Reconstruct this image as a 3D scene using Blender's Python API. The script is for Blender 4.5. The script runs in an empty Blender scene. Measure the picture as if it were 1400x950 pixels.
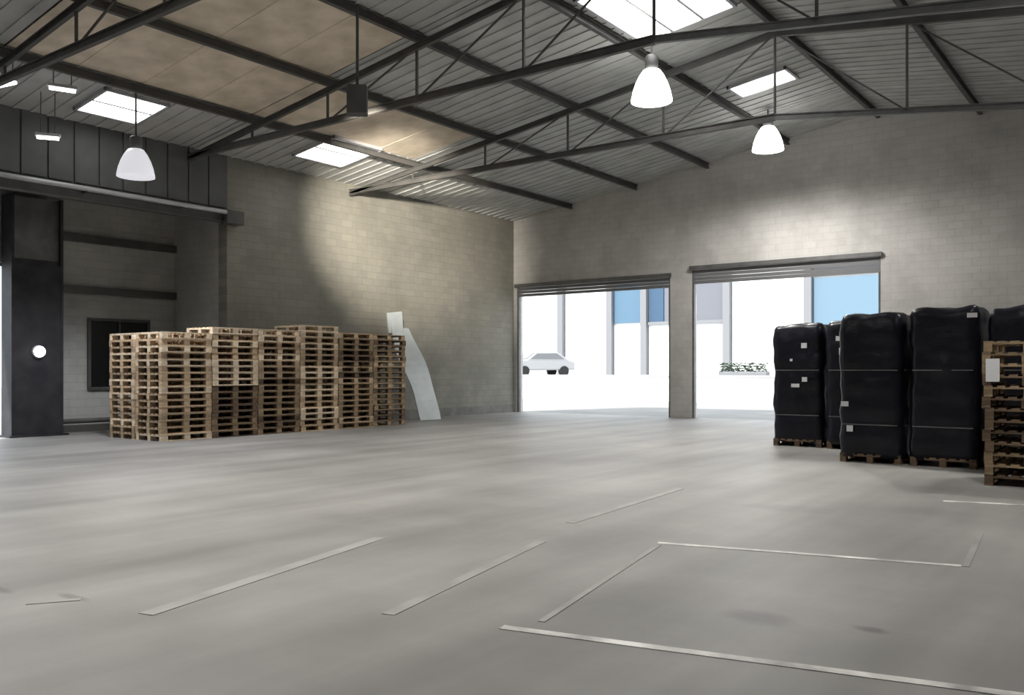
import bpy, math, random
from mathutils import Vector, Matrix
from mathutils import noise as mnoise

random.seed(7)
SC = bpy.context.scene
COL = SC.collection

# ------------------------------------------------------------------ camera
# X runs along the gable wall with the two openings, Y towards that wall, wall plane Y = 0, side wall X = 0
cam_d = bpy.data.cameras.new('camera')
cam = bpy.data.objects.new('camera', cam_d)
COL.objects.link(cam)
cam.location = (18.9, -25.3, 1.5)
cam.rotation_euler = (math.pi / 2, 0, math.asin(0.6))
cam_d.sensor_width = 36.0
cam_d.lens = 1200 / 1400 * 36.0
cam_d.shift_y = 31 / 1400
cam_d.clip_end = 400
SC.camera = cam

# ------------------------------------------------------------------ world, sun, exposure
world = bpy.data.worlds.new('overcast_sky')
SC.world = world
world.use_nodes = True
bg = world.node_tree.nodes['Background']
bg.inputs['Color'].default_value = (0.86, 0.93, 1.0, 1)
bg.inputs['Strength'].default_value = 2.3

sun_d = bpy.data.lights.new('sun', 'SUN')
sun_d.energy = 6.5
sun_d.angle = math.radians(3)
sun_d.color = (1.0, 0.97, 0.92)
sun = bpy.data.objects.new('sun', sun_d)
COL.objects.link(sun)
sun.rotation_euler = (math.radians(42), 0, math.radians(-18))   # shines over the hall towards the yard behind it


def portal(name, loc, rot, sx, sy):
    d = bpy.data.lights.new(name, 'AREA')
    d.shape = 'RECTANGLE'
    d.size, d.size_y = sx, sy
    d.cycles.is_portal = True
    o = bpy.data.objects.new(name, d)
    COL.objects.link(o)
    o.location, o.rotation_euler = loc, rot


portal('doorway_portal', (3.3, 0.3, 2.25), (-math.pi / 2, 0, 0), 5.8, 4.5)
portal('doorway_portal', (9.75, 0.3, 2.3), (-math.pi / 2, 0, 0), 5.6, 4.6)

vs = SC.view_settings
vs.view_transform = 'Standard'
vs.look = 'None'
vs.gamma = 1.0
vs.use_curve_mapping = False
vs.exposure = 0.3
SC.cycles.use_denoising = True
SC.cycles.max_bounces = 8
SC.cycles.diffuse_bounces = 5
SC.cycles.sample_clamp_indirect = 6.0

# tuning of the lamps that hang in the hall
SKYLIGHT = 4.0
BAY_DOME = 5.0
BAY_SPOT = 1350.0
FLOOD = 11500.0

# ------------------------------------------------------------------ materials
MATS = {}


def material(name, color, rough=0.7, metal=0.0, noise=None, color2=None, scale=4.0, detail=4.0, bump=0.0,
             bump_scale=None, rand=0.0, stretch=None, emit=0.0, rough_noise=0.0, spec=None):
    m = bpy.data.materials.new(name)
    m.use_nodes = True
    nt = m.node_tree
    N, L = nt.nodes, nt.links
    b = N['Principled BSDF']
    b.inputs['Roughness'].default_value = rough
    b.inputs['Metallic'].default_value = metal
    if spec is not None:
        b.inputs['Specular IOR Level'].default_value = spec
    c1 = (*color, 1)
    b.inputs['Base Color'].default_value = c1
    tc = N.new('ShaderNodeTexCoord')
    mp = N.new('ShaderNodeMapping')
    L.new(tc.outputs['Object'], mp.inputs['Vector'])
    if stretch:
        mp.inputs['Scale'].default_value = stretch
    out = None
    if color2:
        nz = N.new('ShaderNodeTexNoise')
        nz.inputs['Scale'].default_value = scale
        nz.inputs['Detail'].default_value = detail
        L.new(mp.outputs[0], nz.inputs['Vector'])
        ramp = N.new('ShaderNodeValToRGB')
        ramp.color_ramp.elements[0].position = 0.35
        ramp.color_ramp.elements[1].position = 0.65
        ramp.color_ramp.elements[0].color = c1
        ramp.color_ramp.elements[1].color = (*color2, 1)
        L.new(nz.outputs['Fac'], ramp.inputs['Fac'])
        out = ramp.outputs['Color']
    if rand > 0:
        oi = N.new('ShaderNodeObjectInfo')
        mr = N.new('ShaderNodeMapRange')
        mr.inputs['To Min'].default_value = 1 - rand
        mr.inputs['To Max'].default_value = 1 + rand
        L.new(oi.outputs['Random'], mr.inputs['Value'])
        hs = N.new('ShaderNodeHueSaturation')
        L.new(mr.outputs[0], hs.inputs['Value'])
        if out:
            L.new(out, hs.inputs['Color'])
        else:
            hs.inputs['Color'].default_value = c1
        out = hs.outputs['Color']
    if out:
        L.new(out, b.inputs['Base Color'])
    if bump > 0:
        nz = N.new('ShaderNodeTexNoise')
        nz.inputs['Scale'].default_value = bump_scale or scale * 4
        nz.inputs['Detail'].default_value = 5
        L.new(mp.outputs[0], nz.inputs['Vector'])
        bp = N.new('ShaderNodeBump')
        bp.inputs['Strength'].default_value = bump
        bp.inputs['Distance'].default_value = 0.02
        L.new(nz.outputs['Fac'], bp.inputs['Height'])
        L.new(bp.outputs[0], b.inputs['Normal'])
    if emit > 0:
        b.inputs['Emission Color'].default_value = c1
        b.inputs['Emission Strength'].default_value = emit
    MATS[name] = m
    return m


def block_material(name, c1, c2, mortar, bw=0.4, bh=0.2, axis='yz', stain=(0.12, 0.12, 0.10)):
    """painted concrete blockwork: blocks too far away to pick apart"""
    m = bpy.data.materials.new(name)
    m.use_nodes = True
    nt = m.node_tree
    N, L = nt.nodes, nt.links
    b = N['Principled BSDF']
    b.inputs['Roughness'].default_value = 0.85
    tc = N.new('ShaderNodeTexCoord')
    sep = N.new('ShaderNodeSeparateXYZ')
    com = N.new('ShaderNodeCombineXYZ')
    L.new(tc.outputs['Object'], sep.inputs[0])
    L.new(sep.outputs['Y' if axis == 'yz' else 'X'], com.inputs['X'])
    L.new(sep.outputs['Z'], com.inputs['Y'])
    br = N.new('ShaderNodeTexBrick')
    br.inputs['Scale'].default_value = 1.0
    br.inputs['Brick Width'].default_value = bw
    br.inputs['Row Height'].default_value = bh
    br.inputs['Mortar Size'].default_value = 0.009
    br.inputs['Mortar Smooth'].default_value = 0.3
    br.inputs['Color1'].default_value = (*c1, 1)
    br.inputs['Color2'].default_value = (*c2, 1)
    br.inputs['Mortar'].default_value = (*mortar, 1)
    L.new(com.outputs[0], br.inputs['Vector'])
    nz = N.new('ShaderNodeTexNoise')
    nz.inputs['Scale'].default_value = 0.55
    nz.inputs['Detail'].default_value = 7
    nz.inputs['Roughness'].default_value = 0.65
    L.new(tc.outputs['Object'], nz.inputs['Vector'])
    mr = N.new('ShaderNodeMapRange')
    mr.inputs['From Min'].default_value = 0.45
    mr.inputs['From Max'].default_value = 0.8
    mr.inputs['To Max'].default_value = 0.6
    L.new(nz.outputs['Fac'], mr.inputs['Value'])
    mx = N.new('ShaderNodeMixRGB')
    mx.inputs['Color2'].default_value = (*stain, 1)
    L.new(mr.outputs[0], mx.inputs['Fac'])
    L.new(br.outputs['Color'], mx.inputs['Color1'])
    L.new(mx.outputs[0], b.inputs['Base Color'])
    bp = N.new('ShaderNodeBump')
    bp.inputs['Strength'].default_value = 0.5
    bp.inputs['Distance'].default_value = 0.01
    bp.invert = True
    L.new(br.outputs['Fac'], bp.inputs['Height'])
    L.new(bp.outputs[0], b.inputs['Normal'])
    MATS[name] = m
    return m


def floor_material():
    m = bpy.data.materials.new('worn_concrete_floor')
    m.use_nodes = True
    nt = m.node_tree
    N, L = nt.nodes, nt.links
    b = N['Principled BSDF']
    tc = N.new('ShaderNodeTexCoord')
    nz = N.new('ShaderNodeTexNoise')
    nz.inputs['Scale'].default_value = 0.35
    nz.inputs['Detail'].default_value = 8
    nz.inputs['Roughness'].default_value = 0.62
    L.new(tc.outputs['Object'], nz.inputs['Vector'])
    r1 = N.new('ShaderNodeValToRGB')
    r1.color_ramp.elements[0].position = 0.3
    r1.color_ramp.elements[0].color = (0.20, 0.195, 0.187, 1)
    r1.color_ramp.elements[1].position = 0.72
    r1.color_ramp.elements[1].color = (0.335, 0.328, 0.315, 1)
    L.new(nz.outputs['Fac'], r1.inputs['Fac'])
    # tyre-worn streaks along the traffic direction
    mp = N.new('ShaderNodeMapping')
    mp.inputs['Rotation'].default_value = (0, 0, math.radians(-14))
    mp.inputs['Scale'].default_value = (1.6, 0.16, 1)
    L.new(tc.outputs['Object'], mp.inputs['Vector'])
    n2 = N.new('ShaderNodeTexNoise')
    n2.inputs['Scale'].default_value = 1.0
    n2.inputs['Detail'].default_value = 6
    L.new(mp.outputs[0], n2.inputs['Vector'])
    mr = N.new('ShaderNodeMapRange')
    mr.inputs['From Min'].default_value = 0.3
    mr.inputs['From Max'].default_value = 0.7
    mr.inputs['To Min'].default_value = 0.8
    mr.inputs['To Max'].default_value = 1.14
    L.new(n2.outputs['Fac'], mr.inputs['Value'])
    mul = N.new('ShaderNodeMixRGB')
    mul.blend_type = 'MULTIPLY'
    mul.inputs['Fac'].default_value = 1
    L.new(r1.outputs[0], mul.inputs['Color1'])
    L.new(mr.outputs[0], mul.inputs['Color2'])
    col = mul.outputs[0]
    # oil stains
    for (sx, sy, rx, ry, k) in ((16.9, -20.15, 0.24, 0.17, 0.42), (17.52, -20.0, 0.11, 0.07, 0.6),
                                (13.1, -22.4, 0.2, 0.05, 0.45), (12.5, -22.6, 0.2, 0.05, 0.45),
                                (15.6, -15.9, 0.5, 0.3, 0.22), (12.2, -19.2, 0.5, 0.25, 0.15)):
        mp = N.new('ShaderNodeMapping')
        mp.vector_type = 'POINT'
        mp.inputs['Location'].default_value = (-sx / rx, -sy / ry, 0)
        mp.inputs['Scale'].default_value = (1 / rx, 1 / ry, 0)
        L.new(tc.outputs['Object'], mp.inputs['Vector'])
        wob = N.new('ShaderNodeMixRGB')
        wob.blend_type = 'ADD'
        wob.inputs['Fac'].default_value = 0.5
        n3 = N.new('ShaderNodeTexNoise')
        n3.inputs['Scale'].default_value = 7.0
        L.new(tc.outputs['Object'], n3.inputs['Vector'])
        L.new(mp.outputs[0], wob.inputs['Color1'])
        sub = N.new('ShaderNodeVectorMath')
        sub.operation = 'SUBTRACT'
        sub.inputs[1].default_value = (0.5, 0.5, 0.5)
        L.new(n3.outputs['Color'], sub.inputs[0])
        L.new(sub.outputs[0], wob.inputs['Color2'])
        ln = N.new('ShaderNodeVectorMath')
        ln.operation = 'LENGTH'
        L.new(wob.outputs[0], ln.inputs[0])
        mr = N.new('ShaderNodeMapRange')
        mr.inputs['From Min'].default_value = 0.45
        mr.inputs['From Max'].default_value = 1.1
        mr.inputs['To Min'].default_value = k
        mr.inputs['To Max'].default_value = 0.0
        L.new(ln.outputs['Value'], mr.inputs['Value'])
        mx = N.new('ShaderNodeMixRGB')
        mx.inputs['Color2'].default_value = (0.08, 0.08, 0.08, 1)
        L.new(mr.outputs[0], mx.inputs['Fac'])
        L.new(col, mx.inputs['Color1'])
        col = mx.outputs[0]
    L.new(col, b.inputs['Base Color'])
    rr = N.new('ShaderNodeMapRange')
    rr.inputs['To Min'].default_value = 0.42
    rr.inputs['To Max'].default_value = 0.62
    b.inputs['Specular IOR Level'].default_value = 0.35
    L.new(nz.outputs['Fac'], rr.inputs['Value'])
    L.new(rr.outputs[0], b.inputs['Roughness'])
    bp = N.new('ShaderNodeBump')
    bp.inputs['Strength'].default_value = 0.12
    bp.inputs['Distance'].default_value = 0.02
    n4 = N.new('ShaderNodeTexNoise')
    n4.inputs['Scale'].default_value = 3.0
    n4.inputs['Detail'].default_value = 8
    L.new(tc.outputs['Object'], n4.inputs['Vector'])
    L.new(n4.outputs['Fac'], bp.inputs['Height'])
    L.new(bp.outputs[0], b.inputs['Normal'])
    MATS['floor'] = m


def paint_material():
    """worn white floor paint: chips show the concrete"""
    m = material('worn_paint', (0.85, 0.84, 0.81), 0.6, color2=(0.34, 0.335, 0.325), scale=3.0, detail=8)
    return m


floor_material()
paint_material()
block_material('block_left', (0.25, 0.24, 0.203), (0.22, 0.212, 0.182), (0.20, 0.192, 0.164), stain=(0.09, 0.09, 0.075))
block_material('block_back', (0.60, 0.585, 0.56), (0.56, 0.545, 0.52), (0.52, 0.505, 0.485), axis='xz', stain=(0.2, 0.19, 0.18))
block_material('block_recess', (0.46, 0.465, 0.44), (0.42, 0.425, 0.40), (0.385, 0.39, 0.37), stain=(0.15, 0.15, 0.14))
block_material('block_recess_end', (0.46, 0.465, 0.44), (0.42, 0.425, 0.40), (0.385, 0.39, 0.37), axis='xz', stain=(0.15, 0.15, 0.14))
material('dark_cladding', (0.085, 0.087, 0.085), 0.7, color2=(0.12, 0.12, 0.115), scale=1.5)
material('roof_sheet', (0.52, 0.525, 0.51), 0.6, color2=(0.41, 0.415, 0.40), scale=1.2, bump=0.2)
material('lit_roof_board', (0.80, 0.69, 0.56), 0.8, color2=(0.58, 0.50, 0.385), scale=1.6, bump=0.2)  # brown boards; warm lamplight on their bays is put into the light colour
material('roof_slab', (0.16, 0.16, 0.155), 0.9)
material('dark_steel', (0.07, 0.07, 0.067), 0.6, metal=0.1, color2=(0.10, 0.095, 0.088), scale=2.5)
material('grey_steel', (0.17, 0.17, 0.17), 0.5, metal=0.4, color2=(0.12, 0.12, 0.12), scale=3)
material('pale_steel', (0.52, 0.52, 0.54), 0.4, metal=0.2, color2=(0.42, 0.42, 0.44), scale=3)
material('column_paint', (0.022, 0.022, 0.027), 0.6, color2=(0.038, 0.038, 0.043), scale=3, spec=0.3)
material('faint_paint', (0.36, 0.353, 0.338), 0.6, color2=(0.27, 0.265, 0.255), scale=2, detail=8)
material('shutter', (0.19, 0.19, 0.195), 0.5, metal=0.3)
material('baseboard', (0.13, 0.125, 0.115), 0.9, color2=(0.2, 0.195, 0.18), scale=2)  # darker mottled strip along the wall foot
material('skylight_pane', (1.0, 1.0, 0.98), 0.4, emit=SKYLIGHT)
material('lamp_dome', (1.0, 0.985, 0.95), 0.3, emit=BAY_DOME)
material('dim_dome', (0.75, 0.75, 0.80), 0.3, emit=0.6)
material('small_lamp', (0.97, 0.98, 1.0), 0.3, emit=6.0)
material('flood_glass', (1.0, 0.86, 0.66), 0.3, emit=5.0)
material('pallet_wood', (0.50, 0.375, 0.245), 0.8, color2=(0.37, 0.265, 0.165), scale=5, rand=0.35, bump=0.2, stretch=(1, 6, 6))
material('pallet_wood_pale', (0.78, 0.65, 0.49), 0.8, color2=(0.62, 0.49, 0.34), scale=5, rand=0.25, bump=0.2, stretch=(1, 6, 6))
material('pallet_wood_dark', (0.17, 0.112, 0.07), 0.85, color2=(0.09, 0.058, 0.036), scale=5, rand=0.4, bump=0.2, stretch=(1, 6, 6))
material('pallet_wood_old', (0.31, 0.225, 0.135), 0.85, color2=(0.2, 0.14, 0.08), scale=5, rand=0.35, bump=0.2, stretch=(1, 6, 6))
material('black_wrap', (0.006, 0.006, 0.010), 0.32, color2=(0.010, 0.010, 0.017), scale=3, bump=0.6, bump_scale=5, spec=0.3)
material('sticker', (0.75, 0.75, 0.76), 0.5)
material('pale_sheet', (0.56, 0.6, 0.6), 0.5, color2=(0.48, 0.52, 0.52), scale=2)
material('dark_glass', (0.012, 0.013, 0.014), 0.25)
material('yard', (0.26, 0.257, 0.25), 0.9, color2=(0.21, 0.208, 0.2), scale=0.5)
material('upper_yard', (0.40, 0.395, 0.385), 0.9, color2=(0.34, 0.335, 0.325), scale=0.5)
material('white_render', (0.78, 0.78, 0.76), 0.9)
material('facade_white', (0.76, 0.77, 0.77), 0.6)
material('facade_grey', (0.125, 0.13, 0.15), 0.6)
material('facade_post', (0.17, 0.175, 0.185), 0.6)
material('blue_glass', (0.07, 0.135, 0.2), 0.5)
material('pale_blue_glass', (0.115, 0.185, 0.245), 0.5)
material('deep_blue', (0.03, 0.07, 0.125), 0.5)
material('car_paint', (0.34, 0.345, 0.35), 0.4)
material('tyre', (0.02, 0.02, 0.02), 0.9)
material('hedge', (0.035, 0.055, 0.035), 0.9, color2=(0.06, 0.085, 0.055), scale=9)


# ------------------------------------------------------------------ mesh helpers
class MB:
    def __init__(self):
        self.v, self.f = [], []

    def box(self, c, s, rot=None):
        o = len(self.v)
        hx, hy, hz = s[0] / 2, s[1] / 2, s[2] / 2
        for x in (-hx, hx):
            for y in (-hy, hy):
                for z in (-hz, hz):
                    p = Vector((x, y, z))
                    if rot:
                        p = rot @ p
                    self.v.append((p.x + c[0], p.y + c[1], p.z + c[2]))
        for q in ((0, 1, 3, 2), (4, 6, 7, 5), (0, 4, 5, 1), (2, 3, 7, 6), (0, 2, 6, 4), (1, 5, 7, 3)):
            self.f.append(tuple(o + i for i in q))
        return self

    def span(self, x0, x1, y0, y1, z0, z1):
        return self.box(((x0 + x1) / 2, (y0 + y1) / 2, (z0 + z1) / 2), (x1 - x0, y1 - y0, z1 - z0))

    def beam(self, p0, p1, w, h):
        p0, p1 = Vector(p0), Vector(p1)
        d = p1 - p0
        x = d.normalized()
        up = Vector((0, 0, 1)) if abs(x.z) < 0.95 else Vector((1, 0, 0))
        y = up.cross(x).normalized()
        z = x.cross(y)
        r = Matrix((x, y, z)).transposed()
        return self.box((p0 + p1) / 2, (d.length, w, h), r)

    def angle(self, p0, p1, w, t):
        """I section: two flanges and a web"""
        p0, p1 = Vector(p0), Vector(p1)
        d = p1 - p0
        x = d.normalized()
        up = Vector((0, 0, 1)) if abs(x.z) < 0.95 else Vector((1, 0, 0))
        y = up.cross(x).normalized()
        z = x.cross(y)
        r = Matrix((x, y, z)).transposed()
        m = (p0 + p1) / 2
        self.box(m + z * (w / 2 - t / 2), (d.length, w * 0.62, t), r)
        self.box(m - z * (w / 2 - t / 2), (d.length, w * 0.62, t), r)
        self.box(m, (d.length, t, w - 2 * t), r)
        return self

    def cyl(self, p0, p1, r, n=12, r1=None):
        p0, p1 = Vector(p0), Vector(p1)
        r1 = r if r1 is None else r1
        x = (p1 - p0).normalized()
        up = Vector((0, 0, 1)) if abs(x.z) < 0.95 else Vector((1, 0, 0))
        a = up.cross(x).normalized()
        b = x.cross(a)
        o = len(self.v)
        for p, rr in ((p0, r), (p1, r1)):
            for k in range(n):
                t = 2 * math.pi * k / n
                q = p + (a * math.cos(t) + b * math.sin(t)) * rr
                self.v.append(tuple(q))
        for k in range(n):
            j = (k + 1) % n
            self.f.append((o + k, o + j, o + n + j, o + n + k))
        self.f.append(tuple(o + k for k in reversed(range(n))))
        self.f.append(tuple(o + n + k for k in range(n)))
        return self

    def lathe(self, prof, n=24, c=(0, 0, 0)):
        o = len(self.v)
        for r, z in prof:
            for k in range(n):
                t = 2 * math.pi * k / n
                self.v.append((c[0] + r * math.cos(t), c[1] + r * math.sin(t), c[2] + z))
        for i in range(len(prof) - 1):
            for k in range(n):
                j = (k + 1) % n
                self.f.append((o + i * n + k, o + i * n + j, o + (i + 1) * n + j, o + (i + 1) * n + k))
        return self

    def poly(self, pts, off):
        """prism from a polygon and an offset vector"""
        o = len(self.v)
        n = len(pts)
        for p in pts:
            self.v.append(tuple(p))
        for p in pts:
            self.v.append(tuple(Vector(p) + Vector(off)))
        self.f.append(tuple(o + i for i in range(n)))
        self.f.append(tuple(o + n + i for i in reversed(range(n))))
        for i in range(n):
            j = (i + 1) % n
            self.f.append((o + i, o + n + i, o + n + j, o + j))
        return self

    def mesh(self, name, mat, smooth=False):
        me = bpy.data.meshes.new(name)
        me.from_pydata(self.v, [], self.f)
        import bmesh
        bm = bmesh.new()
        bm.from_mesh(me)
        bmesh.ops.recalc_face_normals(bm, faces=bm.faces)
        bm.to_mesh(me)
        bm.free()
        if smooth:
            me.polygons.foreach_set('use_smooth', [True] * len(me.polygons))
        me.materials.append(MATS[mat])
        return me

    def build(self, name, mat, parent=None, loc=(0, 0, 0), smooth=False, bevel=0.0):
        o = bpy.data.objects.new(name, self.mesh(name, mat, smooth))
        COL.objects.link(o)
        o.location = loc
        if parent:
            o.parent = parent
        if bevel:
            md = o.modifiers.new('bevel', 'BEVEL')
            md.width = bevel
            md.segments = 2
        return o


def tag(o, label=None, cat=None, group=None, kind=None):
    for k, v in (('label', label), ('category', cat), ('group', group), ('kind', kind)):
        if v:
            o[k] = v
    return o


def empty(name, loc=(0, 0, 0), rz=0.0):
    o = bpy.data.objects.new(name, None)
    o.empty_display_size = 0.2
    COL.objects.link(o)
    o.location = loc
    o.rotation_euler = (0, 0, rz)
    return o


def copy_tree(o, parent=None):
    c = o.copy()
    COL.objects.link(c)
    if parent:
        c.parent = parent
    for ch in o.children:
        copy_tree(ch, c)
    return c


ORD = ['', 'first', 'second', 'third', 'fourth', 'fifth', 'sixth', 'seventh', 'eighth', 'ninth', 'tenth', 'eleventh',
       'twelfth', 'thirteenth', 'fourteenth', 'fifteenth', 'sixteenth', 'seventeenth', 'eighteenth', 'nineteenth']

# ------------------------------------------------------------------ the hall
W, D = 25.0, 40.0            # width along X, depth along -Y
EAVE, RIDGE, XR = 6.9, 8.65, 12.5
SLOPE = (RIDGE - EAVE) / XR


def roof_z(x):
    return RIDGE - SLOPE * abs(x - XR)


# floor: slab inside
fl = tag(MB().span(-3.2, W + 0.4, -D - 0.4, 0.35, -0.3, 0.0).build('floor', 'floor'),
         'worn grey concrete warehouse floor with faded painted lines', kind='structure')


def floor_line(p0, p1, w, mat):
    p0, p1 = Vector((*p0, 0.002)), Vector((*p1, 0.002))
    MB().beam(p0, p1, w, 0.004).build('painted_line', mat, fl)


for p0, p1, w in (((15.78, -21.24), (18.6, -20.6), 0.075), ((15.34, -18.44), (17.62, -17.86), 0.07),
                  ((16.82, -14.29), (18.6, -13.8), 0.08), ((15.06, -21.45), (14.49, -18.99), 0.09),
                  ((14.19, -18.07), (13.94, -15.13), 0.09), ((13.87, -22.34), (13.24, -19.72), 0.12),
                  ((15.9, -21.01), (15.39, -18.52), 0.045), ((17.65, -17.87), (17.51, -16.3), 0.05),
                  ((13.02, -22.66), (13.2, -22.4), 0.06)):
    floor_line(p0, p1, w, 'worn_paint' if abs(p1[0] - p0[0]) > abs(p1[1] - p0[1]) else 'faint_paint')

# gable wall with the two wide openings
D1 = (0.15, 6.2, 4.45)
D2 = (6.95, 12.55, 4.62)
T = 0.35
wb = MB()
wb.span(-T, D1[0], 0, T, 0, 4.45)
wb.span(D1[1], D2[0], 0, T, 0, 4.45)
wb.span(D2[1], W + T, 0, T, 0, 4.62)
wb.span(-T, D2[0], 0, T, 4.45, 4.62)
wb.poly([(-T, 0, 4.62), (W + T, 0, 4.62), (W + T, 0, EAVE), (XR, 0, RIDGE), (-T, 0, EAVE)], (0, T, 0))
wall_back = tag(wb.build('wall_back', 'block_back'), 'pale painted block gable wall with two wide openings', kind='structure')

# side wall: solid up to the recess, lintel beyond
RV0 = -12.0
wl = MB()
wl.span(-T, 0, RV0, 0, 0, EAVE)
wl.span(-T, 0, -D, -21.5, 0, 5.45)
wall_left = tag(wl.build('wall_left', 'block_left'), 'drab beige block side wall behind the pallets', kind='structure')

wu = MB()
wu.span(-T, 0, -D, RV0, 5.45, EAVE)
wall_upper = tag(wu.build('wall_left_upper', 'dark_cladding'), 'dark clad wall strip above the lintel beam', kind='structure')
for k in range(18):
    MB().span(0.0, 0.04, RV0 - 0.55 * (k + 1) + 0.02, RV0 - 0.55 * k - 0.02, 5.55, EAVE - 0.05).build('cladding_strip', 'dark_cladding', wall_upper)
# recess behind the side wall
RX = -2.3
wr = MB()
wr.span(RX - T, RX, -16.12, RV0 + T, 0, 5.6)
wr.span(RX - T, RX, -20.2, -16.12, 3.95, 5.6)
wr.span(RX - T, RX, -21.5, -20.2, 0, 5.6)
for z in (3.42, 4.68):
    pass
wall_recess = tag(wr.build('wall_recess', 'block_recess'), 'dim grey block wall at the back of the side recess', kind='structure')
tag(MB().span(RX, -T, RV0, RV0 + T, 0, 5.6).build('wall_recess_end', 'block_recess_end'), 'end wall of the side recess', kind='structure')
tag(MB().span(RX, -T, -21.5 - T, -21.5, 0, 5.6).build('wall_recess_front', 'block_recess_end'), 'front wall of the side recess', kind='structure')
tag(MB().span(RX - T, -T, -21.8, RV0 + T, 5.6, 5.8).build('ceiling_recess', 'roof_slab'), 'dark soffit over the side recess', kind='structure')
for z in (3.46, 4.7):
    MB().span(RX, RX + 0.12, -16.2, RV0 - 0.01, z - 0.09, z + 0.09).build('rail', 'dark_steel', wall_recess)

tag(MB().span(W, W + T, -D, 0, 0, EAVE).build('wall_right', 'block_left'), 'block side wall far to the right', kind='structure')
wf = MB()
wf.span(-T, W + T, -D - T, -D, 0, EAVE)
wf.poly([(-T, -D, EAVE), (W + T, -D, EAVE), (XR, -D, RIDGE)], (0, -T, 0))
tag(wf.build('wall_front', 'block_back'), 'block gable wall behind the viewpoint', kind='structure')

tag(MB().span(0.001, 0.03, RV0, 0, 0, 0.28).build('baseboard_left', 'baseboard'), 'dark foot of the side wall', kind='structure')
bb = MB()
bb.span(D2[1] + 0.1, W, -0.03, -0.001, 0, 0.28)
tag(bb.build('baseboard_back', 'baseboard'), 'dark foot of the gable wall', kind='structure')

# roof: slab with separate lining sheets between purlins and trusses
cl = MB()
cl.poly([(-T, -D - T, EAVE + 0.02), (XR, -D - T, RIDGE + 0.06), (W + T, -D - T, EAVE + 0.02), (W + T, -D - T, EAVE + 0.3),
         (XR, -D - T, RIDGE + 0.34), (-T, -D - T, EAVE + 0.3)], (0, D + 2 * T, 0))
ceiling = tag(cl.build('ceiling', 'roof_slab'), 'low pitched warehouse roof of grey sheets and brown ones coloured as if lamplit', kind='structure')
VS = [0.0, -2.7, -7.9, -13.1, -18.3, -23.5, -28.7, -33.9, -40.0]
US = [0, 2.5, 5.0, 7.5, 10.0, 12.5, 15.0, 17.5, 20.0, 22.5, 25.0]
sheet_mesh = {}
for i in range(len(US) - 1):
    for j in range(len(VS) - 1):
        u0, u1, v0, v1 = US[i], US[i + 1], VS[j + 1], VS[j]
        brown = (i in (1, 2) and j == 3) or (i in (1,) and j == 2) or (i == 2 and j == 4)  # bays that get the lamplit brown colour
        ang = math.atan(SLOPE) * (-1 if u0 < XR else 1)
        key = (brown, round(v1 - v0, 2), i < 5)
        if key not in sheet_mesh:
            m = MB()
            nrib = 10
            lx, ly = 2.5 / math.cos(ang) - 0.03, (v1 - v0) - 0.04
            m.box((0, 0, 0), (lx, ly, 0.02))
            if not brown:
                k = int(ly / 0.33)
                for r in range(k):
                    m.box((0, -ly / 2 + (r + 0.5) * ly / k, -0.02), (lx, 0.07, 0.025))
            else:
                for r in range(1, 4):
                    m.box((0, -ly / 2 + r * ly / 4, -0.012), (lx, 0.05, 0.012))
            sheet_mesh[key] = m.mesh('roof_sheet', 'lit_roof_board' if brown else 'roof_sheet')
        o = bpy.data.objects.new('roof_sheet', sheet_mesh[key])
        COL.objects.link(o)
        um = (u0 + u1) / 2
        o.location = (um, (v0 + v1) / 2, roof_z(um) - 0.03)
        o.rotation_euler = (0, ang, 0)
        o.parent = ceiling

# purlins (along Y)
names_p = {0: 'against the side wall', 1: 'nearest the beige side wall', 2: 'second from the beige side wall', 3: 'third from the beige side wall',
           4: 'just left of the ridge', 5: 'at the ridge', 6: 'just right of the ridge', 7: 'second to the right of the ridge'}
for i, u in enumerate(US[:9]):
    if i in (0, 8):
        continue
    z = roof_z(u) - 0.16
    t = MB()
    t.angle((u, -D + 0.1, z), (u, -0.02, z), 0.16, 0.025)
    o = t.build('roof_purlin', 'dark_steel')
    tag(o, 'long dark steel roof purlin ' + names_p[i], 'beam', 'roof purlins')

# trusses (along X)
TW = {1: 'nearest the gable wall', 2: 'nearest the gable wall', 3: 'in the middle of the picture', 4: 'nearest the viewpoint, at upper left'}
for j in (2, 3, 4):
    y = VS[j]
    t = empty('roof_truss', (0, y, EAVE - 0.2))
    z0 = EAVE - 0.2
    top = lambda u: roof_z(u) - 0.34 - z0
    bot = lambda u: (6.62 if u <= XR else 6.62 - SLOPE * (u - XR) * 0.9) - z0
    MB().angle((0.02, 0, top(0.02)), (XR, 0, top(XR)), 0.13, 0.02).build('top_chord', 'dark_steel', t)
    MB().angle((XR, 0, top(XR)), (W - 0.02, 0, top(W - 0.02)), 0.13, 0.02).build('top_chord', 'dark_steel', t)
    MB().angle((0.02, 0, bot(0.02)), (XR, 0, bot(XR)), 0.14, 0.02).build('bottom_chord', 'dark_steel', t)
    MB().angle((XR, 0, bot(XR)), (W - 0.02, 0, bot(W - 0.02)), 0.12, 0.02).build('bottom_chord', 'grey_steel', t)
    for k in range(1, 10):
        u = 2.5 * k
        MB().beam((u, 0, bot(u)), (u, 0, top(u)), 0.04, 0.04).build('vertical_strut', 'dark_steel', t)
    for k in range(2, 9):
        u, v = 2.5 * k, 2.5 * (k + 1 if k < 5 else k - 1)
        if k == 5:
            continue
        MB().beam((u, 0, bot(u)), (v, 0, top(v)), 0.03, 0.03).build('diagonal_strut', 'dark_steel', t)
    tag(t, 'dark steel roof truss across the hall, ' + TW[j], 'truss', 'roof trusses')


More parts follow.
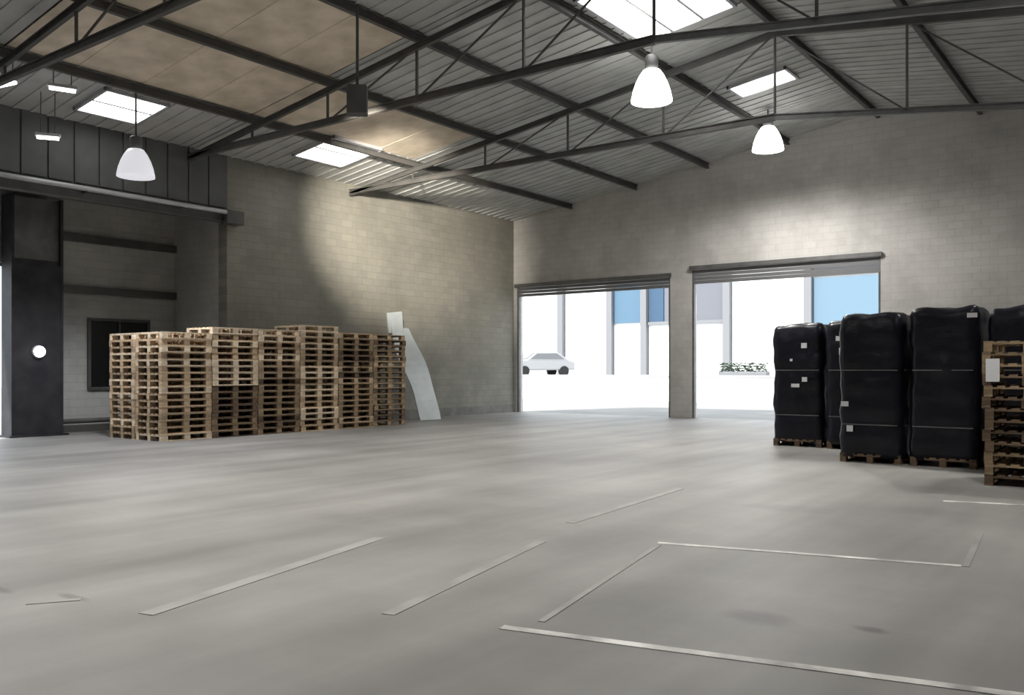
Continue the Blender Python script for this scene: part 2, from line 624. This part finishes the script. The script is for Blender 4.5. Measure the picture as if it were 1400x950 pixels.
# skylights
def skylight(u, v, w, d, label, bars=1):
    ang = math.atan(SLOPE) * (-1 if u < XR else 1)
    t = empty('skylight', (u, v, roof_z(u) - 0.075))
    t.rotation_euler = (0, ang, 0)
    f = MB()
    e = 0.06
    f.box((0, d / 2, 0), (w + e, e, 0.08)).box((0, -d / 2, 0), (w + e, e, 0.08))
    f.box((w / 2, 0, 0), (e, d + e, 0.08)).box((-w / 2, 0, 0), (e, d + e, 0.08))
    f.build('frame', 'pale_steel', t)
    n = bars + 1
    pw = w / n
    for k in range(n):
        MB().box((-w / 2 + (k + 0.5) * pw, 0, 0.005), (pw - 0.05, d - e, 0.02)).build('pane', 'skylight_pane', t)
    for k in range(1, n):
        MB().box((-w / 2 + k * pw, 0, 0), (0.05, d - e, 0.05)).build('glazing_bar', 'pale_steel', t)
    tag(t, label, 'skylight', 'skylights in the roof')


skylight(1.35, -15.5, 1.25, 1.35, 'bright diamond-shaped skylight at upper left above the dark column')
skylight(1.85, -10.0, 1.55, 1.6, 'bright skylight above the stack of wooden pallets')
skylight(11.1, -4.9, 1.4, 0.85, 'narrow bright skylight between the two pendant lamps near the gable wall', 0)
skylight(11.2, -10.5, 2.0, 2.6, 'large bright skylight with glazing bars at the top edge', 2)
for q, v in enumerate((-20.9, -26.1, -31.3)):  # unseen skylights added to light the foreground
    skylight(1.45, v, 1.25, 1.35, ORD[q + 1] + ' added unseen fill skylight behind the viewpoint in the row over the side wall')
    skylight(11.2, v, 2.0, 2.4, ORD[q + 1] + ' added unseen fill skylight behind the viewpoint in the row left of the ridge', 2)


# ------------------------------------------------------------------ pendant lamps
def bay_lamp(loc, label, r=0.4, power=BAY_SPOT, color=(1.0, 0.97, 0.92), dim='lamp_dome', cone=118):
    t = empty('high_bay_lamp', loc)
    s = r / 0.4
    d = MB()
    prof = [(0.12, 0.62), (0.17, 0.6), (0.24, 0.5), (0.31, 0.36), (0.365, 0.2), (0.4, 0.03), (0.4, 0.0), (0.36, 0.0), (0.2, -0.02), (0.001, -0.025)]
    d.lathe([(a * s, b * s) for a, b in prof], 28)
    d.build('dome', dim, t, smooth=True)
    MB().lathe([(0.001, 0.90 * s), (0.10 * s, 0.90 * s), (0.13 * s, 0.86 * s), (0.13 * s, 0.60 * s), (0.001, 0.60 * s)], 20).build('housing', 'grey_steel', t, smooth=True)
    zr = roof_z(loc[0]) - loc[2] - 0.12
    MB().cyl((0, 0, 0.88 * s), (0, 0, zr), 0.02, 8).build('hanger', 'dark_steel', t)
    ld = bpy.data.lights.new('lamp_light', 'SPOT')
    ld.energy = power
    ld.color = color
    ld.spot_size = math.radians(cone)
    ld.spot_blend = 0.6
    ld.shadow_soft_size = 0.25 * s
    lo = bpy.data.objects.new('lamp_light', ld)
    COL.objects.link(lo)
    lo.location = (0, 0, -0.3)
    lo.parent = t
    return tag(t, label, 'lamp', 'high bay pendant lamps')


bay_lamp((10.55, -3.1, 7.2), 'glowing white bell-shaped pendant lamp nearest the gable wall', 0.4, BAY_SPOT * 0.52, cone=178)
bay_lamp((10.4, -9.2, 7.0), 'larger glowing white bell-shaped pendant lamp under the big skylight', 0.42)
bay_lamp((2.4, -15.8, 5.35), 'dimmer white pendant lamp hanging at left above the dark column', 0.36, BAY_SPOT * 0.5, (0.95, 0.96, 1.0), 'dim_dome', 136)
bay_lamp((10.4, -20.4, 7.0), 'added white bell-shaped fill lamp above the viewpoint, out of view', 0.42, BAY_SPOT * 1.35)  # unseen lamp added to brighten the foreground floor
bay_lamp((18.4, -9.2, 7.0), 'added white fill lamp out of view above the black wrapped loads', 0.42, BAY_SPOT * 0.45)  # unseen lamp added to lift the right roof and floor
bay_lamp((18.4, -15.8, 7.0), 'added white fill lamp out of view above the right floor markings', 0.42, BAY_SPOT * 0.45)  # second unseen lamp added to brighten the right foreground

# floodlight on a long drop rod, lamp face towards the side wall
fx = empty('floodlight', (7.8, -14.9, 5.85))
target = Vector((0.0, -5.7, 5.55)) - Vector((7.8, -14.9, 6.1))
rot = target.to_track_quat('X', 'Z').to_matrix()
MB().box((0, 0, 0.25), (0.22, 0.34, 0.5), rot).build('housing', 'dark_steel', fx, bevel=0.02)
MB().box(Vector((0, 0, 0.25)) + rot @ Vector((0.118, 0, 0)), (0.01, 0.28, 0.42), rot).build('lens', 'flood_glass', fx)
MB().cyl((0, 0, 0.5), (0, 0, roof_z(7.8) - 5.85 - 0.26), 0.025, 8).build('drop_rod', 'dark_steel', fx)
ld = bpy.data.lights.new('flood_light', 'SPOT')
ld.energy = FLOOD
ld.color = (1.0, 0.92, 0.80)
ld.spot_size = math.radians(35)
ld.spot_blend = 1.0
ld.shadow_soft_size = 0.15
lo = bpy.data.objects.new('flood_light', ld)
COL.objects.link(lo)
lo.parent = fx
lo.location = Vector((0, 0, 0.25)) + rot @ Vector((0.2, 0, 0))
lo.rotation_euler = target.to_track_quat('-Z', 'Y').to_euler()
tag(fx, 'black floodlight on a drop rod above the pallets', 'floodlight')


# small batten lights at upper left, under the truss
def batten(loc, rz, ln, label):
    t = empty('batten_light', loc, rz)
    MB().box((0, 0, 0.06), (ln, 0.12, 0.06)).build('casing', 'pale_steel', t, bevel=0.01)
    MB().cyl((-ln / 2 + 0.03, 0, 0.0), (ln / 2 - 0.03, 0, 0.0), 0.03, 10).build('tube', 'small_lamp', t)
    for x in (-ln / 2 + 0.1, ln / 2 - 0.1):
        MB().cyl((x, 0, 0.09), (x, 0, roof_z(loc[0]) - loc[2] - 0.05), 0.01, 6).build('hanger', 'dark_steel', t)
    tag(t, label, 'light', 'small batten lights')


batten((1.9, -18.0, 6.72), 0.2, 0.5, 'short batten light at the extreme left edge under the roof')
batten((2.3, -17.2, 6.75), 1.2, 0.5, 'short batten light beside the left edge near the dark truss')
batten((1.1, -16.9, 6.1), 1.0, 0.45, 'small bright batten light above the lintel beam at left')

# ------------------------------------------------------------------ steelwork at the recess
lb = empty('lintel_beam', (0.0, -16.9, 5.2))
MB().angle((0.08, -4.5, 0.12), (0.08, 4.9, 0.12), 0.3, 0.03).build('beam', 'dark_steel', lb)
MB().cyl((0.26, -4.5, 0.2), (0.26, 4.7, 0.2), 0.055, 10).build('pipe', 'pale_steel', lb, smooth=True)
MB().box((0.16, 4.95, 0.1), (0.3, 0.5, 0.34)).build('bracket', 'dark_steel', lb, bevel=0.02)
for k in range(4):
    MB().box((0.2, -3.4 + 2.3 * k, 0.2), (0.16, 0.05, 0.16)).build('pipe_clip', 'dark_steel', lb)
tag(lb, 'dark lintel beam with a pale pipe over the side recess', 'beam')

cx, cy = RX + 0.4, -15.82
ct = empty('steel_column', (cx, cy, 0))
MB().box((0, -0.54, 2.72), (0.5, 0.06, 5.44)).build('flange', 'column_paint', ct)
MB().box((0, 0.54, 2.72), (0.5, 0.06, 5.44)).build('flange', 'column_paint', ct)
MB().box((0.21, 0, 1.95), (0.06, 1.02, 3.9)).build('casing_panel', 'column_paint', ct)
MB().box((0.12, 0, 4.66), (0.05, 1.02, 1.5)).build('web', 'grey_steel', ct)
MB().box((0, 0, 0.02), (0.7, 1.3, 0.04)).build('base_plate', 'column_paint', ct)
MB().box((0.14, 0, 3.95), (0.1, 1.02, 0.12)).build('stiffener', 'column_paint', ct)
tag(ct, 'thick dark painted steel column at the far left', 'column')
wlp = empty('bulkhead_lamp', (cx + 0.252, cy, 1.92))
rq = Matrix.Rotation(math.pi / 2, 3, 'Y')
m = MB()
m.lathe([(0.15, 0), (0.15, 0.04), (0.13, 0.06), (0.001, 0.06)], 20)
m.v = [tuple(rq @ Vector(p)) for p in m.v]
m.build('base', 'pale_steel', wlp)
m = MB()
m.lathe([(0.125, 0.05), (0.12, 0.1), (0.08, 0.14), (0.001, 0.155)], 20)
m.v = [tuple(rq @ Vector(p)) for p in m.v]
m.build('globe', 'small_lamp', wlp, smooth=True)
tag(wlp, 'small round white lamp fixed to the dark column', 'lamp')

# doorway at extreme left, in the recess
d3 = tag(empty('door_3', (RX - 0.2, -18.16, 0)), 'bright open doorway at the extreme left edge', kind='structure')
for y in (-2.02, 2.02):
    MB().box((-0.02, y, 1.97), (0.12, 0.04, 3.94)).build('jamb', 'grey_steel', d3)
MB().box((-0.02, 0, 3.92), (0.12, 4.0, 0.08)).build('head', 'grey_steel', d3)

# black window behind the pallets
w1 = tag(empty('window_1', (RX, -13.55, 1.05)), 'black unlit window behind the left end of the pallets', kind='structure')
for y in (-0.78, 0.78):
    MB().box((0.03, y, 0.85), (0.08, 0.07, 1.7)).build('frame_post', 'dark_steel', w1)
for z in (0.0, 1.7):
    MB().box((0.03, 0, z), (0.08, 1.62, 0.07)).build('frame_rail', 'dark_steel', w1)
for y in (-0.38, 0.38):
    MB().box((0.015, y, 0.85), (0.02, 0.74, 1.64)).build('pane', 'dark_glass', w1)
MB().box((0.03, 0, 0.85), (0.06, 0.04, 1.66)).build('mullion', 'dark_steel', w1)

# low pipe along the foot of the recess wall
kp = empty('floor_pipe', (RX + 0.18, -14.2, 0.28))
MB().cyl((0, -1.1, 0), (0, 2.0, 0), 0.06, 10).build('tube', 'dark_steel', kp, smooth=True)
for y in (-0.9, 0.4, 1.8):
    MB().box((-0.03, y, -0.12), (0.1, 0.06, 0.32)).build('bracket', 'dark_steel', kp)
tag(kp, 'dark low pipe along the foot of the recess wall', 'pipe')

# ------------------------------------------------------------------ openings: rolled shutters and guides
for n, (x0, x1, h) in ((1, D1), (2, D2)):
    d = tag(empty('door_%d' % n, ((x0 + x1) / 2, -0.02, 0)),
            'open doorway with rolled shutter ' + ('beside the corner' if n == 1 else 'behind the black wrapped loads'), kind='structure')
    w = x1 - x0
    m = MB()
    k = 3 if n == 1 else 4
    for q in range(k):
        m.box((0, 0.06 - 0.02 * (q % 2), h - 0.06 - 0.11 * q), (w - 0.02, 0.05, 0.10))
    m.build('shutter_edge', 'shutter', d)
    for s in (-1, 1):
        MB().box((s * (w / 2 - 0.03), 0.10, h / 2), (0.06, 0.12, h)).build('guide_rail', 'grey_steel', d)
    MB().box((0, -0.05, h + 0.06), (w + 0.1, 0.08, 0.12)).build('lintel_angle', 'grey_steel', d)


# ------------------------------------------------------------------ pallets
PH = 0.144


def pallet_meshes(L_=1.2, B_=1.0):
    deck = MB()
    for k in range(7):
        x = -B_ / 2 + 0.05 + k * (B_ - 0.1) / 6
        deck.box((x, 0, PH - 0.011), (0.10 if k % 2 == 0 else 0.09, L_, 0.022))
    for y in (-L_ / 2 + 0.07, 0, L_ / 2 - 0.07):
        deck.box((0, y, PH - 0.033), (B_, 0.14, 0.022))
    blocks = MB()
    for x in (-B_ / 2 + 0.05, 0, B_ / 2 - 0.05):
        for y in (-L_ / 2 + 0.07, 0, L_ / 2 - 0.07):
            blocks.box((x, y, 0.022 + 0.039), (0.10, 0.14, 0.078))
    run = MB()
    for x in (-B_ / 2 + 0.05, 0, B_ / 2 - 0.05):
        run.box((x, 0, 0.011), (0.10, L_, 0.022))
    return deck, blocks, run


WOODS = ('pallet_wood', 'pallet_wood_pale', 'pallet_wood_dark', 'pallet_wood_old')
PM = {}
_d, _b, _r = pallet_meshes()
for wname in WOODS:
    PM[wname] = (_d.mesh('deck', wname), _b.mesh('blocks', wname), _r.mesh('runners', wname))


def pallet(loc, rz, wood, label, group, block_wood=None):
    t = empty('wooden_pallet', loc, rz)
    for nm, me in zip(('deck', 'blocks', 'runners'), PM[wood]):
        if nm == 'blocks' and block_wood:
            me = PM[block_wood][1]
        o = bpy.data.objects.new(nm, me)
        COL.objects.link(o)
        o.parent = t
        o['kind'] = 'stuff'
    return tag(t, label, 'pallet', group)


def pallet_stack(x, y, n, woods, where, group, rz=0.0, jit=0.022):
    dx = dy = 0
    for k in range(n):
        wd = woods(k, n)
        pos = 'topmost' if k == n - 1 else ('bottom one' if k == 0 else ORD[k + 1] + ' from the floor')
        pallet((x + random.uniform(-jit, jit), y + random.uniform(-0.3, 0.3) * jit, k * (PH + 0.0005)), rz + random.uniform(-0.005, 0.005), wd,
               '%s wooden pallet, %s, %s' % ({'pallet_wood': 'tan', 'pallet_wood_pale': 'pale', 'pallet_wood_dark': 'dark brown', 'pallet_wood_old': 'old brown'}[wd], pos, where),
               group)


def mix(*opts):
    def f(k, n):
        return random.choice(opts)
    return f


def left_mix(k, n):
    if k == n - 1:
        return 'pallet_wood_pale'
    return random.choice(('pallet_wood', 'pallet_wood_pale', 'pallet_wood'))


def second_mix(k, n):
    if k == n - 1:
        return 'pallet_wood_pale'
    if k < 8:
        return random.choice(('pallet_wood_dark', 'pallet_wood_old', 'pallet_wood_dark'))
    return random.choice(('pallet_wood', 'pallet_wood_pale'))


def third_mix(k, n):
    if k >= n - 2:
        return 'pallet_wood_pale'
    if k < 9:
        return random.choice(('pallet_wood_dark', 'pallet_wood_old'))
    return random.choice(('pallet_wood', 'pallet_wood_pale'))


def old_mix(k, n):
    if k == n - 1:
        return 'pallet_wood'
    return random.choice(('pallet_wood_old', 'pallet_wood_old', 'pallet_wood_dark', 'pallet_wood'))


G1 = 'wooden pallets stacked along the side wall'
X1 = 1.5      # centre of front row
Y0 = -14.4
STEP = 1.225
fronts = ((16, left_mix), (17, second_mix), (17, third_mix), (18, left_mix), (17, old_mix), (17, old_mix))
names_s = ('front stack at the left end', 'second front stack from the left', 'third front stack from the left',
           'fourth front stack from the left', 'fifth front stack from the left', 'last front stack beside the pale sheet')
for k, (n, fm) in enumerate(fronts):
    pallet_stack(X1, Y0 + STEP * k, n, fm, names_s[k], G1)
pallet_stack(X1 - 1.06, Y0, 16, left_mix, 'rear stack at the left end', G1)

G2 = 'wooden pallets stacked at the right edge'
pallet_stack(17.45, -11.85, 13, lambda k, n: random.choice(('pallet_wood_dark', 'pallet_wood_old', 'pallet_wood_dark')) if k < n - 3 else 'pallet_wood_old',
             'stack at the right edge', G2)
pallet_stack(18.52, -11.82, 13, lambda k, n: 'pallet_wood_old', 'stack beyond the right edge', G2)


# ------------------------------------------------------------------ black wrapped loads
def wrapped_mesh(seed, w, d, h):
    """box wrapped in film: rounded edges, bulges and creases"""
    nx, ny, nz = 14, 14, 22
    verts, faces, index = [], [], {}

    def vert(i, j, k):
        key = (i, j, k)
        if key in index:
            return index[key]
        p = Vector((-w / 2 + w * i / nx, -d / 2 + d * j / ny, h * k / nz))
        # round the vertical and top edges
        r = 0.13
        q = Vector((max(-w / 2 + r, min(w / 2 - r, p.x)), max(-d / 2 + r, min(d / 2 - r, p.y)), min(h - r, p.z)))
        dv = p - q
        if dv.length > 1e-5:
            p = q + dv.normalized() * min(dv.length, r)
        c = Vector((p.x, p.y, 0))
        a = 0.035 * mnoise.noise(Vector((p.x * 1.7 + seed, p.y * 1.7, p.z * 1.5))) + \
            0.016 * mnoise.noise(Vector((p.x * 6 + seed, p.y * 6, p.z * 3.2)))
        # layers of goods show as slight ledges
        a += 0.012 * math.cos(p.z * 2 * math.pi / 0.42 + seed)
        if c.length > 0.01:
            n = c.normalized()
            p = p + n * (a - 0.02)
        if k == nz:
            p.z += 0.05 * mnoise.noise(Vector((p.x * 3 + seed, p.y * 3, 4)))
        index[key] = len(verts)
        verts.append(tuple(p))
        return index[key]

    def quad(a, b, c, e):
        faces.append((vert(*a), vert(*b), vert(*c), vert(*e)))

    for k in range(nz):
        for i in range(nx):
            quad((i, 0, k), (i + 1, 0, k), (i + 1, 0, k + 1), (i, 0, k + 1))
            quad((i, ny, k), (i, ny, k + 1), (i + 1, ny, k + 1), (i + 1, ny, k))
        for j in range(ny):
            quad((0, j, k), (0, j, k + 1), (0, j + 1, k + 1), (0, j + 1, k))
            quad((nx, j, k), (nx, j + 1, k), (nx, j + 1, k + 1), (nx, j, k + 1))
    for i in range(nx):
        for j in range(ny):
            quad((i, j, nz), (i + 1, j, nz), (i + 1, j + 1, nz), (i, j + 1, nz))
            quad((i, j, 0), (i, j + 1, 0), (i + 1, j + 1, 0), (i + 1, j, 0))
    m = MB()
    m.v, m.f = verts, faces
    return m


def load(loc, h, seed, label, stickers, w=1.02, d=1.15):
    t = empty('wrapped_load', loc, random.uniform(-0.03, 0.03))
    for nm, me in zip(('deck', 'blocks', 'runners'), PM['pallet_wood_dark']):
        o = bpy.data.objects.new('pallet_' + nm, me)
        COL.objects.link(o)
        o.parent = t
        o.scale = (0.94, 0.92, 1)
        o['kind'] = 'stuff'
    o = wrapped_mesh(seed, w, d, h - 0.09).build('black_film', 'black_wrap', t, (0, 0, 0.09), smooth=True)
    for (sx, sz, sw, sh) in stickers:
        MB().box((sx, -d / 2 - 0.018, sz), (sw, 0.008, sh)).build('label_sticker', 'sticker', t)
    for z in (0.62, 1.5):
        b = MB()
        b.box((0, -d / 2 - 0.008, z), (w - 0.16, 0.006, 0.018))
        b.box((w / 2 + 0.008, 0, z), (0.006, d - 0.16, 0.018))
        b.build('strap', 'grey_steel', t)
    return tag(t, label, 'wrapped load', 'black wrapped pallet loads')


load((13.02, -7.6, 0), 2.42, 1.3, 'tall black film-wrapped load with white stickers at the left end of the row',
     ((0.15, 1.98, 0.11, 0.1), (0.16, 1.32, 0.1, 0.09), (-0.02, 1.2, 0.16, 0.07), (-0.1, 1.7, 0.05, 0.05)))
load((14.1, -7.7, 0), 2.45, 4.1, 'tall black film-wrapped load, second in the row from the doorway',
     ((-0.25, 2.1, 0.08, 0.09), (-0.2, 1.86, 0.06, 0.13), (0.1, 2.0, 0.09, 0.18), (-0.15, 1.25, 0.07, 0.14)))
load((15.03, -9.95, 0), 2.42, 7.7, 'black film-wrapped load standing forward, beside the pair with stickers',
     ((-0.38, 0.95, 0.12, 0.08), (-0.3, 0.55, 0.1, 0.1)))
load((16.105, -9.95, 0), 2.47, 9.2, 'black film-wrapped load just left of the pallets at the right edge', ((0.42, 2.33, 0.14, 0.07),))
load((17.18, -9.85, 0), 2.46, 12.5, 'black film-wrapped load rising behind the pallets at the right edge', ((0.1, 2.1, 0.1, 0.09), ))
load((18.255, -9.9, 0), 2.44, 15.5, 'black film-wrapped load at the extreme right behind the pallets', ())

tg = MB().box((0, 0, 0), (0.16, 0.006, 0.3)).build('paper_tag', 'sticker', None, (17.06, -12.475, 1.5))
tag(tg, 'white paper tag stuck on the pallets at the right edge', 'tag')

# ------------------------------------------------------------------ pale sheet leaning by the pallets
ps = empty('leaning_sheet', (1.0, -5.6, 0))
m = MB()
n = 14
for k in range(n):
    t0, t1 = k / n, (k + 1) / n

    def P(t, s):
        y = -0.2 - 0.5 * t ** 1.4 + 0.05 * math.sin(6 * t) + s * (0.4 + 0.12 * math.sin(math.pi * t))
        x = 0.25 - 0.75 * t + 0.05 * math.sin(9 * t + s * 2)
        return Vector((x, y, 0.02 + 2.75 * t))
    a, b, c, d = P(t0, -1), P(t0, 1), P(t1, 1), P(t1, -1)
    o = len(m.v)
    for p in (a, b, c, d):
        m.v.append(tuple(p))
    for p in (a, b, c, d):
        m.v.append((p.x - 0.03, p.y, p.z))
    for q in ((0, 1, 2, 3), (7, 6, 5, 4), (0, 4, 5, 1), (1, 5, 6, 2), (2, 6, 7, 3), (3, 7, 4, 0)):
        m.f.append(tuple(o + i for i in q))
m.build('sheet', 'pale_sheet', ps)
MB().box((-0.5, -0.95, 2.92), (0.05, 0.62, 0.6), Matrix.Rotation(0.12, 3, 'X')).build('folded_top', 'pale_sheet', ps, bevel=0.015)
tag(ps, 'pale bluish sheet leaning at the right end of the pallets', 'sheet')

# ------------------------------------------------------------------ the yard behind the openings
g = MB()
g.span(-60, 60, 0.35, 13.0, -0.3, -0.01)
tag(g.build('yard_ground', 'yard'), 'bright concrete yard outside the openings', kind='structure')
g = MB()
g.span(-60, 60, 13.0, 60, -0.3, 1.12)
tag(g.build('upper_yard_ground', 'upper_yard'), 'raised bright yard behind the retaining wall', kind='structure')
g = MB()
g.span(-60, 60, 12.72, 13.0, -0.05, 1.2)
g.span(-60, 60, 12.66, 13.04, 1.2, 1.26)
tag(g.build('wall_retaining', 'white_render'), 'low white retaining wall across the yard', kind='structure')
g = MB()
g.span(-60, RX - T, -60, 0.35, -0.3, -0.01)
tag(g.build('side_yard_ground', 'yard'), 'bright ground outside the left doorway', kind='structure')

bd = empty('yard_building', (0, 24.0, 1.12))
MB().span(-45, 40, 0.15, 8, 0, 9.6).build('wall', 'facade_white', bd)
posts = [-29.0, -25.2, -21.4, -17.6, -13.9, -10.1, -7.6, -2.1, 2.7, 7.6, 12.6, 17.6, 22.6]
for x in posts:
    MB().box((x, -0.05, 4.75), (0.42, 0.4, 9.5)).build('post', 'facade_post', bd)
for a, b in zip(posts[:-1], posts[1:]):
    wv = b - a - 0.5
    xm = (a + b) / 2
    if a == -10.1:
        MB().box((xm, 0.08, 5.7), (wv, 0.12, 4.6)).build('glass_pane', 'blue_glass', bd)
        MB().box((xm, 0.08, 1.65), (wv, 0.1, 3.2)).build('door_panel', 'facade_white', bd)
    elif a == -7.6:
        MB().box((xm - wv / 2 + 0.55, 0.08, 5.6), (1.0, 0.14, 4.4)).build('glass_pane', 'deep_blue', bd)
        MB().box((xm + 0.55, 0.08, 5.6), (wv - 1.1, 0.12, 4.4)).build('upper_panel', 'facade_grey', bd)
        MB().box((xm, 0.08, 1.6), (wv, 0.1, 3.2)).build('roller_door', 'facade_white', bd)
        MB().box((xm, 0.0, 3.3), (wv, 0.2, 0.2)).build('canopy_rail', 'facade_post', bd)
    elif a == 2.7 or a == 7.6:
        MB().box((xm, 0.08, 4.0), (wv, 0.12, 3.0)).build('glass_pane', 'pale_blue_glass', bd)
        MB().box((xm, 0.04, 6.3), (wv, 0.2, 1.3)).build('fascia', 'deep_blue', bd)
        MB().box((xm, 0.08, 1.2), (wv, 0.1, 2.3)).build('door_panel', 'facade_white', bd)
    else:
        MB().box((xm, 0.1, 4.7), (wv, 0.08, 9.2)).build('cladding_panel', 'facade_white', bd)
MB().span(-45.2, 40.2, -0.3, 8.2, 9.5, 9.9).build('roof_edge', 'facade_post', bd)
tag(bd, 'white building with grey posts and blue glazing across the yard', 'building')


def yard_car(loc, rz, label):
    t = empty('parked_car', loc, rz)
    prof = [(-2.1, 0.35), (-2.15, 0.75), (-1.95, 0.95), (-1.2, 1.02), (-0.55, 1.48), (0.9, 1.5), (1.75, 1.0), (2.1, 0.92), (2.15, 0.4)]
    m = MB().poly([(x, -0.86, z) for x, z in prof], (0, 1.72, 0))
    m.build('body', 'car_paint', t, bevel=0.08)
    m = MB().poly([(x, -0.875, z) for x, z in ((-0.95, 1.06), (-0.5, 1.4), (0.82, 1.42), (1.35, 1.06))], (0, 1.75, 0))
    m.build('side_windows', 'facade_post', t)  # grey stands in for haze over the dark glass
    ws = MB().beam((-1.16, 0, 1.08), (-0.62, 0, 1.46), 1.5, 0.02)
    ws.build('windscreen', 'facade_post', t)  # same haze grey as the side windows
    for x in (-1.35, 1.35):
        for y in (-0.8, 0.8):
            MB().cyl((x, y - 0.1, 0.32), (x, y + 0.1, 0.32), 0.32, 18).build('wheel', 'tyre', t)
    for y in (-0.6, 0.6):
        MB().box((-2.13, y, 0.78), (0.06, 0.35, 0.12)).build('headlight', 'sticker', t)
    tag(t, label, 'car')


yard_car((-12.3, 19.0, 1.12), math.radians(62), 'pale grey car parked in the yard, seen through the opening beside the corner')

hd = empty('hedge_planter', (3.2, 13.4, 1.12))
MB().box((0, 0, 0.16), (2.3, 0.42, 0.32)).build('trough', 'facade_post', hd, bevel=0.02)
m = MB()
for k in range(420):
    x, y, z = random.uniform(-1.1, 1.1), random.uniform(-0.2, 0.2), 0.3 + random.random() ** 1.3 * 0.42
    rm = Matrix.Rotation(random.uniform(0, 6.28), 3, 'Z') @ Matrix.Rotation(random.uniform(-1, 1), 3, 'X')
    m.box((x, y, z), (0.11, 0.06, 0.01), rm)
tag(m.build('foliage', 'hedge', hd), kind='stuff')
tag(hd, 'low dark green hedge in a trough on the retaining wall', 'hedge')
